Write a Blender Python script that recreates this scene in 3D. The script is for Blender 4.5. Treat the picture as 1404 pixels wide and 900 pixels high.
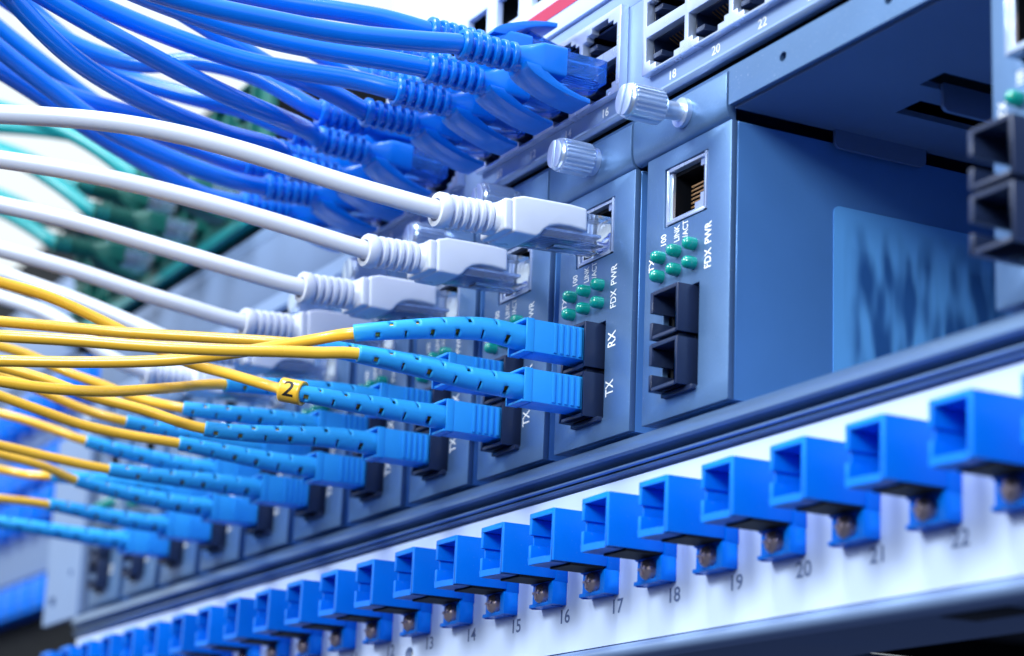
import bpy, bmesh, math, random
from mathutils import Matrix, Vector

RNG = random.Random(7)
for o in list(bpy.data.objects):
    bpy.data.objects.remove(o)
sc_ = bpy.context.scene

# ---------------------------------------------------------------- numbers measured from the photograph, millimetres
# x runs right along the rack front, y into the rack, z up; the panel faces lie at y = 0
CAM_POS = (333.19, -190.1, -66.8)
CAM_ROT = [(0.468606, 0.20719, 0.858767), (0.882521, -0.153332, -0.444574), (0.039566, 0.96621, -0.254701)]
CAM_LENS = 78.915
FIBRES = {'rx1': {'k': 1, 'kind': 'RX', 'con': (-4.2, 1.0, 31.8), 'boot': [(-4.2, -14.0, 31.8), (-4.2, -22.0, 32.1), (-6.9, -44.23, 28.37)], 'path': [(-12.43, -48.29, 27.88), (-17.96, -52.96, 27.14), (-24.95, -61.4, 25.59), (-30.11, -68.38, 24.65), (-36.42, -79.4, 23.86), (-44.03, -94.49, 23.36), (-46.93, -101.36, 23.04)]}, 'tx1': {'k': 1, 'kind': 'TX', 'con': (-4.2, 1.0, 22.9), 'boot': [(-4.2, -14.0, 22.9), (-4.2, -22.0, 23.0), (-5.3, -44.03, 24.5)], 'path': [(-7.16, -50.29, 24.05), (-9.15, -56.33, 23.78), (-13.43, -65.73, 23.47), (-19.03, -76.61, 23.57), (-25.11, -87.38, 24.17), (-31.7, -98.04, 24.65), (-36.34, -104.29, 25.03)]}, 'rx2': {'k': 2, 'kind': 'RX', 'con': (-34.7, 1.0, 31.8), 'boot': [(-34.7, -14.0, 31.8), (-34.7, -22.0, 32.1), (-34.33, -40.64, 32.43)], 'path': [(-39.05, -45.76, 33.31), (-45.06, -54.42, 33.9), (-53.72, -70.21, 34.36), (-58.44, -80.78, 34.8), (-61.84, -90.7, 34.92), (-63.49, -98.29, 34.74)]}, 'tx2': {'k': 2, 'kind': 'TX', 'con': (-34.7, 1.0, 22.9), 'boot': [(-34.7, -14.0, 22.9), (-34.7, -22.0, 23.0), (-35.67, -43.34, 23.73)], 'path': [(-42.33, -44.75, 25.74), (-49.78, -49.78, 28.64), (-56.46, -56.12, 31.39), (-61.71, -64.39, 35.7), (-64.1, -70.4, 38.52), (-66.53, -80.85, 42.31), (-67.48, -90.02, 43.82), (-67.39, -98.3, 44.5)]}, 'rx3': {'k': 3, 'kind': 'RX', 'con': (-65.2, 1.0, 31.8), 'boot': [(-65.2, -14.0, 31.8), (-65.2, -22.0, 32.1), (-67.43, -44.8, 30.93)], 'path': [(-62.32, -57.16, 27.44), (-59.67, -70.44, 24.32), (-59.04, -82.23, 23.18), (-59.45, -90.21, 23.31), (-61.51, -97.7, 24.09)]}, 'tx3': {'k': 3, 'kind': 'TX', 'con': (-65.2, 1.0, 22.9), 'boot': [(-65.2, -14.0, 22.9), (-65.2, -22.0, 23.0), (-68.88, -47.59, 22.01)], 'path': [(-73.64, -58.54, 25.07), (-78.05, -68.37, 27.35), (-81.35, -76.26, 30.0), (-84.8, -84.04, 31.97), (-88.3, -91.78, 33.67)]}, 'rx4': {'k': 4, 'kind': 'RX', 'con': (-95.7, 1.0, 31.8), 'boot': [(-95.7, -14.0, 31.8), (-95.7, -22.0, 32.1), (-96.51, -42.52, 31.75)], 'path': [(-105.01, -50.33, 34.51), (-111.24, -55.8, 37.69), (-116.65, -62.72, 40.7), (-119.98, -69.23, 43.69), (-121.83, -75.08, 45.06), (-124.28, -83.81, 46.27)]}, 'tx4': {'k': 4, 'kind': 'TX', 'con': (-95.7, 1.0, 22.9), 'boot': [(-95.7, -14.0, 22.9), (-95.7, -22.0, 23.0), (-96.42, -43.2, 24.32)], 'path': [(-98.53, -53.87, 25.06), (-99.7, -62.92, 26.14), (-99.91, -70.38, 27.69), (-100.74, -79.41, 29.85), (-101.44, -88.23, 32.12)]}, 'rx5': {'k': 5, 'kind': 'RX', 'con': (-126.2, 1.0, 31.8), 'boot': [(-126.2, -14.0, 31.8), (-126.2, -22.0, 32.1), (-127.49, -44.82, 34.12)], 'path': [(-130.74, -52.13, 35.94), (-133.59, -59.14, 38.55), (-136.27, -65.89, 41.32), (-138.06, -70.39, 43.11), (-141.85, -79.23, 45.79)]}, 'tx5': {'k': 5, 'kind': 'TX', 'con': (-126.2, 1.0, 22.9), 'boot': [(-126.2, -14.0, 22.9), (-126.2, -22.0, 23.0), (-129.11, -46.96, 23.49)], 'path': [(-129.59, -59.35, 24.52), (-129.64, -70.99, 25.68), (-128.79, -80.58, 26.29)]}, 'rx6': {'k': 6, 'kind': 'RX', 'con': (-156.7, 1.0, 31.8), 'boot': [(-156.7, -14.0, 31.8), (-156.7, -22.0, 32.1), (-157.47, -44.23, 34.86)], 'path': [(-160.43, -51.25, 37.14), (-162.82, -56.84, 38.83), (-165.36, -62.53, 40.2), (-169.55, -71.7, 42.05)]}, 'tx6': {'k': 6, 'kind': 'TX', 'con': (-156.7, 1.0, 22.9), 'boot': [(-156.7, -14.0, 22.9), (-156.7, -22.0, 23.0), (-158.16, -45.41, 25.69)], 'path': [(-155.98, -53.7, 27.49), (-155.11, -64.24, 28.81), (-154.08, -74.45, 30.09)]}, 'rx7': {'k': 7, 'kind': 'RX', 'con': (-187.2, 1.0, 31.8), 'boot': [(-187.2, -14.0, 31.8), (-187.2, -22.0, 32.1), (-188.07, -42.58, 31.63)], 'path': [(-194.41, -47.44, 32.35), (-197.04, -53.06, 33.3), (-198.06, -63.58, 34.61)]}, 'tx7': {'k': 7, 'kind': 'TX', 'con': (-187.2, 1.0, 22.9), 'boot': [(-187.2, -14.0, 22.9), (-187.2, -22.0, 23.0), (-187.78, -43.09, 24.62)], 'path': [(-184.98, -55.49, 24.12), (-181.63, -66.65, 23.32)]}, 'tx8': {'k': 8, 'kind': 'TX', 'con': (-217.7, 1.0, 22.9), 'boot': [(-217.7, -14.0, 22.9), (-217.7, -22.0, 23.0), (-221.39, -49.18, 24.75)], 'path': [(-224.62, -55.77, 25.35), (-227.04, -60.72, 25.84)]}}
WHITES = {'w1': {'k': 1, 'port': (-2.8, 0.0, 52.6), 'end': (-2.08, -32.79, 51.32), 'path': [(-3.83, -36.77, 52.36), (-8.47, -47.28, 55.08), (-15.32, -63.13, 59.65), (-20.6, -74.87, 62.31), (-26.09, -86.3, 63.76), (-33.77, -101.38, 64.19), (-37.29, -108.08, 64.01)]}, 'w2': {'k': 2, 'port': (-33.3, 0.0, 52.6), 'end': (-32.05, -31.8, 51.4), 'path': [(-33.85, -35.93, 52.52), (-37.65, -44.7, 55.01), (-41.48, -53.44, 57.37), (-45.23, -61.91, 59.47), (-48.99, -70.22, 61.33), (-52.69, -78.22, 62.8), (-56.46, -86.19, 64.02), (-60.28, -94.11, 64.97), (-63.84, -101.4, 65.69)]}, 'w3': {'k': 3, 'port': (-63.8, 0.0, 52.6), 'end': (-62.42, -31.53, 51.34), 'path': [(-64.64, -36.4, 52.37), (-67.27, -42.37, 53.91), (-75.13, -60.29, 58.68), (-80.98, -73.55, 62.12), (-87.0, -86.68, 64.73), (-90.64, -94.54, 66.19)]}, 'w4': {'k': 4, 'port': (-94.3, 0.0, 52.6), 'end': (-93.43, -32.22, 50.83), 'path': [(-95.49, -36.84, 51.95), (-97.45, -41.36, 53.22), (-101.58, -50.79, 55.75), (-107.69, -65.09, 60.12), (-113.91, -79.11, 63.62), (-117.64, -87.54, 65.75)]}, 'w5': {'k': 5, 'port': (-124.8, 0.0, 52.6), 'end': (-124.67, -34.3, 51.96), 'path': [(-127.98, -37.52, 54.14), (-132.56, -43.81, 57.45), (-139.37, -55.49, 62.6), (-147.68, -70.19, 67.97), (-153.49, -78.86, 71.26)]}, 'w6': {'k': 6, 'port': (-155.3, 0.0, 52.6), 'end': (-156.09, -36.32, 52.4), 'path': [(-159.4, -39.91, 55.65), (-163.42, -46.14, 61.12), (-167.91, -52.73, 65.63), (-174.42, -62.94, 69.67), (-180.79, -71.89, 71.96)]}}
BLUES = {'b16': {'num': 16, 'up': 0, 'port': (-0.7, 0.0, 81.6), 'end': (-0.7, -29.5, 82.1), 'path': [(-2.09, -37.12, 81.4), (-6.21, -50.38, 81.31), (-8.88, -61.24, 81.93), (-13.33, -76.18, 83.68), (-16.6, -89.3, 86.21)]}, 'b14': {'num': 14, 'up': 0, 'port': (-14.5, 0.0, 81.6), 'end': (-14.5, -29.5, 82.1), 'path': [(-15.68, -36.49, 82.33), (-17.81, -45.36, 82.63), (-22.26, -59.46, 84.19), (-25.91, -72.85, 87.28), (-27.87, -82.71, 89.85), (-28.61, -89.88, 91.88)]}, 'b12': {'num': 12, 'up': 0, 'port': (-28.3, 0.0, 81.6), 'end': (-28.3, -29.5, 82.1), 'path': [(-30.45, -33.14, 83.29), (-33.06, -38.32, 84.32), (-36.27, -45.89, 85.03), (-39.25, -54.86, 85.93), (-43.3, -69.01, 89.22), (-46.95, -84.7, 94.13), (-46.99, -92.78, 96.56)]}, 'b10': {'num': 10, 'up': 0, 'port': (-42.1, 0.0, 81.6), 'end': (-42.1, -29.5, 82.1), 'path': [(-42.45, -34.15, 83.93), (-43.57, -39.88, 86.04), (-45.75, -46.66, 88.25), (-47.94, -52.74, 91.5), (-50.52, -58.57, 95.24), (-54.38, -66.57, 100.3), (-58.48, -74.38, 105.21)]}, 'b8': {'num': 8, 'up': 0, 'port': (-65.1, 0.0, 81.6), 'end': (-65.1, -29.5, 83.4), 'path': [(-54.77, -36.32, 80.96), (-47.24, -46.19, 79.63), (-43.17, -58.73, 80.41), (-43.14, -75.38, 85.28), (-45.55, -92.82, 92.44), (-45.0, -98.59, 94.43)]}, 'b6': {'num': 6, 'up': 0, 'port': (-78.9, 0.0, 81.6), 'end': (-78.9, -29.5, 81.2), 'path': [(-65.35, -38.06, 79.78), (-57.0, -53.28, 77.72), (-51.36, -70.16, 78.53), (-47.3, -85.87, 82.48), (-43.73, -99.47, 90.21), (-39.38, -105.24, 92.16)]}, 'b4': {'num': 4, 'up': 0, 'port': (-92.7, 0.0, 81.6), 'end': (-92.7, -29.5, 80.8), 'path': [(-90.65, -37.62, 80.15), (-90.42, -50.7, 82.01), (-90.34, -65.15, 85.75), (-89.17, -78.74, 91.66), (-87.0, -89.85, 96.63), (-83.88, -98.37, 100.29)]}, 'b2': {'num': 2, 'up': 0, 'port': (-106.5, 0.0, 81.6), 'end': (-106.5, -29.5, 80.8), 'path': [(-104.8, -38.85, 80.55), (-104.05, -52.56, 84.74), (-102.28, -64.02, 88.43), (-100.68, -76.55, 93.39), (-98.38, -86.69, 96.54), (-95.54, -95.15, 98.63)]}, 'u13': {'num': 13, 'up': 1, 'port': (-14.5, 0.0, 88.6), 'end': (-14.5, -29.5, 89.2), 'path': [(-17.72, -36.79, 91.05), (-21.35, -44.42, 92.14), (-25.25, -52.49, 93.07), (-30.94, -64.65, 95.12), (-33.76, -70.75, 96.27)]}, 'u11': {'num': 11, 'up': 1, 'port': (-28.3, 0.0, 88.6), 'end': (-28.3, -29.5, 89.2), 'path': [(-32.55, -39.0, 91.46), (-36.25, -48.05, 94.78), (-40.0, -57.06, 97.84), (-43.09, -64.88, 101.09)]}, 'u9': {'num': 9, 'up': 1, 'port': (-42.1, 0.0, 88.6), 'end': (-42.1, -29.5, 89.2), 'path': [(-49.59, -37.95, 95.35), (-53.58, -44.29, 99.86), (-55.0, -53.17, 103.66), (-53.66, -61.36, 105.81)]}, 'u7': {'num': 7, 'up': 1, 'port': (-65.1, 0.0, 88.6), 'end': (-65.1, -29.5, 89.2), 'path': [(-71.96, -41.34, 96.55), (-78.55, -51.7, 99.6), (-84.82, -61.94, 98.95), (-89.62, -74.57, 102.2), (-91.85, -86.69, 108.63), (-91.46, -93.06, 111.28)]}, 'u5': {'num': 5, 'up': 1, 'port': (-78.9, 0.0, 88.6), 'end': (-78.9, -29.5, 89.2), 'path': [(-86.68, -38.62, 94.59), (-94.42, -48.97, 98.07), (-100.92, -61.57, 102.35), (-103.93, -73.98, 109.63), (-103.37, -82.48, 114.86), (-100.99, -87.97, 116.78)]}, 'u3': {'num': 3, 'up': 1, 'port': (-92.7, 0.0, 88.6), 'end': (-92.7, -29.5, 89.2), 'path': [(-96.67, -39.48, 91.74), (-100.99, -51.15, 93.93), (-103.81, -61.6, 95.4), (-105.4, -72.39, 97.38), (-106.09, -85.11, 102.15), (-104.55, -93.42, 104.63)]}, 'u1': {'num': 1, 'up': 1, 'port': (-106.5, 0.0, 88.6), 'end': (-106.5, -29.5, 89.2), 'path': [(-112.41, -38.71, 93.2), (-118.09, -48.8, 97.41), (-122.57, -59.47, 103.02), (-125.08, -69.19, 109.41), (-127.13, -80.74, 116.92), (-127.08, -87.64, 121.29)]}}
GREENS = {'g1': {'up': 0, 'port': (-186.0, 0.0, 108.0), 'end': (-186.0, -29.5, 109.0), 'path': [(-190.61, -33.33, 113.75), (-196.97, -37.07, 118.75), (-204.45, -40.93, 123.53), (-213.45, -46.41, 128.51), (-226.24, -58.97, 135.09)]}, 'g2': {'up': 0, 'port': (-220.0, 0.0, 108.0), 'end': (-220.0, -29.5, 109.0), 'path': [(-224.81, -33.31, 113.74), (-231.48, -37.15, 118.92), (-239.68, -42.31, 124.76), (-249.11, -48.28, 130.48), (-260.06, -56.08, 136.37)]}, 'g3': {'up': 0, 'port': (-254.0, 0.0, 108.0), 'end': (-254.0, -29.5, 109.0), 'path': [(-260.36, -32.7, 113.22), (-269.14, -35.65, 118.16), (-279.55, -39.15, 123.5), (-292.74, -46.96, 130.66)]}, 'g4': {'up': 0, 'port': (-203.0, 0.0, 120.0), 'end': (-203.0, -29.5, 121.0), 'path': [(-209.95, -32.29, 124.91), (-219.74, -34.69, 128.94), (-232.24, -39.27, 133.18), (-245.96, -43.73, 137.22), (-262.52, -51.85, 141.4)]}, 'g5': {'up': 0, 'port': (-237.0, 0.0, 120.0), 'end': (-237.0, -29.5, 121.0), 'path': [(-246.23, -32.38, 126.45), (-259.5, -35.25, 132.85), (-274.81, -37.81, 139.59), (-294.32, -46.18, 148.09)]}, 'g6': {'up': 0, 'port': (-271.0, 0.0, 120.0), 'end': (-271.0, -29.5, 121.0), 'path': [(-284.17, -30.93, 127.14), (-303.9, -33.59, 135.54), (-328.25, -39.19, 145.33)]}}

# ---------------------------------------------------------------- camera
cam_d = bpy.data.cameras.new('camera')
cam = bpy.data.objects.new('camera', cam_d)
sc_.collection.objects.link(cam)
cam.matrix_world = Matrix.Translation([c * 0.001 for c in CAM_POS]) @ Matrix(CAM_ROT).to_4x4()
cam_d.sensor_width = 36.0
cam_d.sensor_fit = 'HORIZONTAL'
cam_d.lens = CAM_LENS
cam_d.clip_start = 0.01
cam_d.clip_end = 20.0
cam_d.dof.use_dof = True
cam_d.dof.focus_distance = 0.392
cam_d.dof.aperture_fstop = 20.0
sc_.camera = cam

# ---------------------------------------------------------------- the bright server room all round: pale above, dimmer towards the floor
wd = bpy.data.worlds.new('World')
sc_.world = wd
wd.use_nodes = True
nt = wd.node_tree
bg = nt.nodes['Background']
tc = nt.nodes.new('ShaderNodeTexCoord')
sep = nt.nodes.new('ShaderNodeSeparateXYZ')
ramp = nt.nodes.new('ShaderNodeMapRange')
ramp.inputs['From Min'].default_value = -0.02
ramp.inputs['From Max'].default_value = 0.24
mixw = nt.nodes.new('ShaderNodeMix')
mixw.data_type = 'RGBA'
mixw.inputs['A'].default_value = (0.05, 0.07, 0.13, 1)
mixw.inputs['B'].default_value = (0.86, 0.95, 1.0, 1)
nt.links.new(tc.outputs['Generated'], sep.inputs['Vector'])
nt.links.new(sep.outputs['Z'], ramp.inputs['Value'])
nt.links.new(ramp.outputs['Result'], mixw.inputs['Factor'])
nt.links.new(mixw.outputs['Result'], bg.inputs['Color'])
bg.inputs['Strength'].default_value = 1.12


def area(name, pos, target, size, power, col):
    l = bpy.data.lights.new(name, 'AREA')
    l.shape = 'RECTANGLE'
    l.size, l.size_y = size
    l.energy = power
    l.color = col
    o = bpy.data.objects.new(name, l)
    sc_.collection.objects.link(o)
    o.location = [c * 0.001 for c in pos]
    d = Vector([target[i] - pos[i] for i in range(3)])
    o.rotation_euler = d.to_track_quat('-Z', 'Y').to_euler()
    return o


area('key_light', (-420, -1000, 720), (10, 0, 50), (0.30, 0.30), 13.5, (0.90, 0.97, 1.0))  # key light from the upper left front, source out of view
area('aisle_lamp', (520, -620, 380), (0, -10, 40), (0.25, 0.25), 5.8, (0.88, 0.97, 1.0))
area('ceiling_lamp', (40, -260, 700), (-40, -20, 60), (0.22, 0.22), 5.4, (0.90, 0.97, 1.0))

sc_.view_settings.view_transform = 'Standard'
sc_.view_settings.look = 'None'
sc_.view_settings.exposure = 0.0
sc_.view_settings.gamma = 1.0
sc_.view_settings.use_curve_mapping = False

S = 0.001                     # the numbers below are millimetres


def lin(h):
    h = h.lstrip('#')
    c = [int(h[i:i + 2], 16) / 255 for i in (0, 2, 4)]
    return [x / 12.92 if x <= 0.04045 else ((x + 0.055) / 1.055) ** 2.4 for x in c] + [1.0]


# ---------------------------------------------------------------- materials
def mat(name, col, rough=0.45, metal=0.0, var=0.06, scale=180.0, bump=0.0, bscale=900.0, spec=0.5,
        trans=0.0, coat=0.0, ior=1.45, sss=0.0, aniso=None, dust=0.0):
    m = bpy.data.materials.new(name)
    m.use_nodes = True
    nt = m.node_tree
    b = nt.nodes['Principled BSDF']
    c = lin(col) if isinstance(col, str) else list(col)
    b.inputs['Roughness'].default_value = rough
    b.inputs['Metallic'].default_value = metal
    b.inputs['Specular IOR Level'].default_value = spec
    b.inputs['Transmission Weight'].default_value = trans
    b.inputs['Coat Weight'].default_value = coat
    b.inputs['IOR'].default_value = ior
    if sss:
        b.inputs['Subsurface Weight'].default_value = sss
        b.inputs['Subsurface Radius'].default_value = (1, 1, 1)
        b.inputs['Subsurface Scale'].default_value = 0.001
    tc = nt.nodes.new('ShaderNodeTexCoord')
    mp = nt.nodes.new('ShaderNodeMapping')
    nt.links.new(tc.outputs['Object'], mp.inputs['Vector'])
    if aniso:
        mp.inputs['Scale'].default_value = aniso
    n = nt.nodes.new('ShaderNodeTexNoise')
    n.inputs['Scale'].default_value = scale
    n.inputs['Detail'].default_value = 5
    nt.links.new(mp.outputs['Vector'], n.inputs['Vector'])
    mix = nt.nodes.new('ShaderNodeMix')
    mix.data_type = 'RGBA'
    mix.inputs['A'].default_value = [max(0, x * (1 - var)) for x in c[:3]] + [1]
    mix.inputs['B'].default_value = [min(1, x * (1 + var)) for x in c[:3]] + [1]
    nt.links.new(n.outputs['Fac'], mix.inputs['Factor'])
    src = mix.outputs['Result']
    if dust:
        n3 = nt.nodes.new('ShaderNodeTexNoise')
        n3.inputs['Scale'].default_value = 2600.0
        n3.inputs['Detail'].default_value = 3
        nt.links.new(tc.outputs['Object'], n3.inputs['Vector'])
        rp = nt.nodes.new('ShaderNodeMapRange')
        rp.inputs['From Min'].default_value = 0.66
        rp.inputs['From Max'].default_value = 0.78
        rp.inputs['To Max'].default_value = dust
        nt.links.new(n3.outputs['Fac'], rp.inputs['Value'])
        mx = nt.nodes.new('ShaderNodeMix')
        mx.data_type = 'RGBA'
        mx.inputs['B'].default_value = (0.75, 0.82, 0.95, 1)
        nt.links.new(src, mx.inputs['A'])
        nt.links.new(rp.outputs['Result'], mx.inputs['Factor'])
        src = mx.outputs['Result']
    nt.links.new(src, b.inputs['Base Color'])
    mr = nt.nodes.new('ShaderNodeMapRange')
    mr.inputs['To Min'].default_value = max(0.0, rough - 0.07)
    mr.inputs['To Max'].default_value = min(1.0, rough + 0.07)
    nt.links.new(n.outputs['Fac'], mr.inputs['Value'])
    nt.links.new(mr.outputs['Result'], b.inputs['Roughness'])
    if bump:
        n2 = nt.nodes.new('ShaderNodeTexNoise')
        n2.inputs['Scale'].default_value = bscale
        n2.inputs['Detail'].default_value = 4
        nt.links.new(mp.outputs['Vector'], n2.inputs['Vector'])
        bp = nt.nodes.new('ShaderNodeBump')
        bp.inputs['Strength'].default_value = bump
        bp.inputs['Distance'].default_value = 0.0002
        nt.links.new(n2.outputs['Fac'], bp.inputs['Height'])
        nt.links.new(bp.outputs['Normal'], b.inputs['Normal'])
    return m


M = {
    'steel': mat('painted_steel', '#587aa8', 0.34, 0.45, 0.10, 60, 0.12, 1500, dust=0.25),
    'steel_side': mat('galvanised_steel', '#568cd0', 0.40, 0.25, 0.10, 70, 0.10, 1200),
    'rail': mat('rail_steel', '#6480a8', 0.30, 0.6, 0.16, 70, 0.12, 900, aniso=(0.06, 1, 1), dust=0.25),
    'dark_steel': mat('dark_steel', '#6c82a8', 0.5, 0.3, 0.12, 60, 0.15, 900),
    'panel': mat('panel_paint', '#bfd0f2', 0.36, 0.0, 0.09, 28, 0.05, 700),
    'silver': mat('bright_tin', '#bccbea', 0.26, 0.6, 0.06, 120, 0.08, 900),
    'chrome': mat('nickel', '#d3e2fb', 0.30, 0.75, 0.06, 200),
    'switch': mat('switch_paint', '#86a0cc', 0.36, 0.35, 0.06, 80, 0.08, 900),
    'adapter': mat('blue_nylon', '#0074e8', 0.36, 0.0, 0.08, 160, 0.08, 1200, spec=0.2, dust=0.12),
    'sc': mat('sky_blue_plastic', '#2f9ef4', 0.36, 0.0, 0.07, 160, 0.06, 1200, spec=0.3),
    'boot': mat('sky_blue_rubber', '#2fa4f0', 0.40, 0.0, 0.08, 160, 0.08, 1200, spec=0.35),
    'blue': mat('blue_vinyl', '#006ce0', 0.22, 0.0, 0.07, 120, 0.05, 900, coat=0.2, spec=0.5),
    'blue_boot': mat('blue_vinyl_boot', '#0272de', 0.30, 0.0, 0.08, 150, 0.08, 1100, spec=0.4, coat=0.15),
    'white': mat('white_vinyl', '#dbe1f4', 0.30, 0.0, 0.04, 120, 0.04, 900, spec=0.6),
    'yellow': mat('yellow_vinyl', '#ffc238', 0.28, 0.0, 0.07, 130, 0.04, 900, spec=0.7, coat=0.4),
    'green': mat('green_vinyl', '#0a8f96', 0.36, 0.0, 0.07, 130, 0.04, 900),
    'green_boot': mat('green_vinyl_boot', '#045c56', 0.45, 0.0, 0.08, 130, 0.06, 900),
    'black': mat('black_plastic', '#222f50', 0.34, 0.0, 0.12, 160, 0.10, 1000),
    'cavity': mat('black_cavity', '#070a12', 0.6, 0.0, 0.1, 160, spec=0.2),
    'gold': mat('gold_contact', '#b88c60', 0.3, 0.8, 0.06, 200),
    'led': mat('green_led_lens', '#03978c', 0.10, 0.0, 0.05, 200, coat=0.7),
    'screw': mat('screw_steel', '#d2bcbe', 0.28, 0.65, 0.12, 400),
    'clear': mat('clear_plastic', '#dbe8fd', 0.06, 0.0, 0.02, 100, trans=0.9, ior=1.3),
    'clear_blue': mat('clear_blue_plastic', '#4f9bf8', 0.07, 0.0, 0.02, 100, trans=0.8, ior=1.3),
    'ink': mat('dark_ink', '#52689a', 0.6, 0.0, 0.2, 900),
    'white_ink': mat('white_ink', '#f4f8ff', 0.6, 0.0, 0.1, 900),
    'black_ink': mat('black_ink', '#15151c', 0.6),
    'red': mat('red_tape', '#b01f4c', 0.45, 0.0, 0.08, 120),
    'foil': mat('foil_label', '#62aefc', 0.20, 0.35, 0.06, 40, 0.10, 160),
}




def painted_reflection_foil():  # dark blotches in the colour stand in for a reflection
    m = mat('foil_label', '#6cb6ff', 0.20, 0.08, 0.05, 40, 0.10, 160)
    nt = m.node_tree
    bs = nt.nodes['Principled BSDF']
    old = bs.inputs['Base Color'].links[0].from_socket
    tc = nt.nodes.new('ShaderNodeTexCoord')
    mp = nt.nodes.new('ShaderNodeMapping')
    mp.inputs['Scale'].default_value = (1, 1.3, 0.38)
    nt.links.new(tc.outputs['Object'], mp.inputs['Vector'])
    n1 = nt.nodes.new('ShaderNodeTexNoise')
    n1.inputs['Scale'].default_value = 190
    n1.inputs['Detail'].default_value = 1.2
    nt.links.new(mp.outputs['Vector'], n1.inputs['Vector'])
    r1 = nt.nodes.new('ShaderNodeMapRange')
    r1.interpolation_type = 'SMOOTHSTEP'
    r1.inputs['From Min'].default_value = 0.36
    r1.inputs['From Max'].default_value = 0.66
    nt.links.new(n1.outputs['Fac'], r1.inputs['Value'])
    # a clean margin round the painted reflection
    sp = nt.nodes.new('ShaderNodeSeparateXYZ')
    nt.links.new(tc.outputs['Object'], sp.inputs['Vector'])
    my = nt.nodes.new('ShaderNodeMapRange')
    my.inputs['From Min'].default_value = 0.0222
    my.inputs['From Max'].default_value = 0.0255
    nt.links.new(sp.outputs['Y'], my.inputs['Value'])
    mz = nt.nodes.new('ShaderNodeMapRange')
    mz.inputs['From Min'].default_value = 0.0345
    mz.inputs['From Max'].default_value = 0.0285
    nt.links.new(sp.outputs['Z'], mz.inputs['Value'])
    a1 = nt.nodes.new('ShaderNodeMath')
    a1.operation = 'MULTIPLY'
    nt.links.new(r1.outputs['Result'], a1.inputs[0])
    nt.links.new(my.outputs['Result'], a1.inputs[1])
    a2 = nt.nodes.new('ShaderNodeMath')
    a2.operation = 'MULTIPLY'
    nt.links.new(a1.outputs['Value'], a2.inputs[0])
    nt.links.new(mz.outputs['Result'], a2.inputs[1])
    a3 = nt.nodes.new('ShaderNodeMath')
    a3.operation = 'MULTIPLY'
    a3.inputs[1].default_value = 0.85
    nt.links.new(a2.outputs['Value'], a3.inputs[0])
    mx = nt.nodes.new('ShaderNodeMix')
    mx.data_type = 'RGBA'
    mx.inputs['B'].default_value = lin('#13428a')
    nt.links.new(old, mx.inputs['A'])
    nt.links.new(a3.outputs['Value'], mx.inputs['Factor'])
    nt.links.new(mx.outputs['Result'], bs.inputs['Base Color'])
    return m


M['foil'] = painted_reflection_foil()


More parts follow.
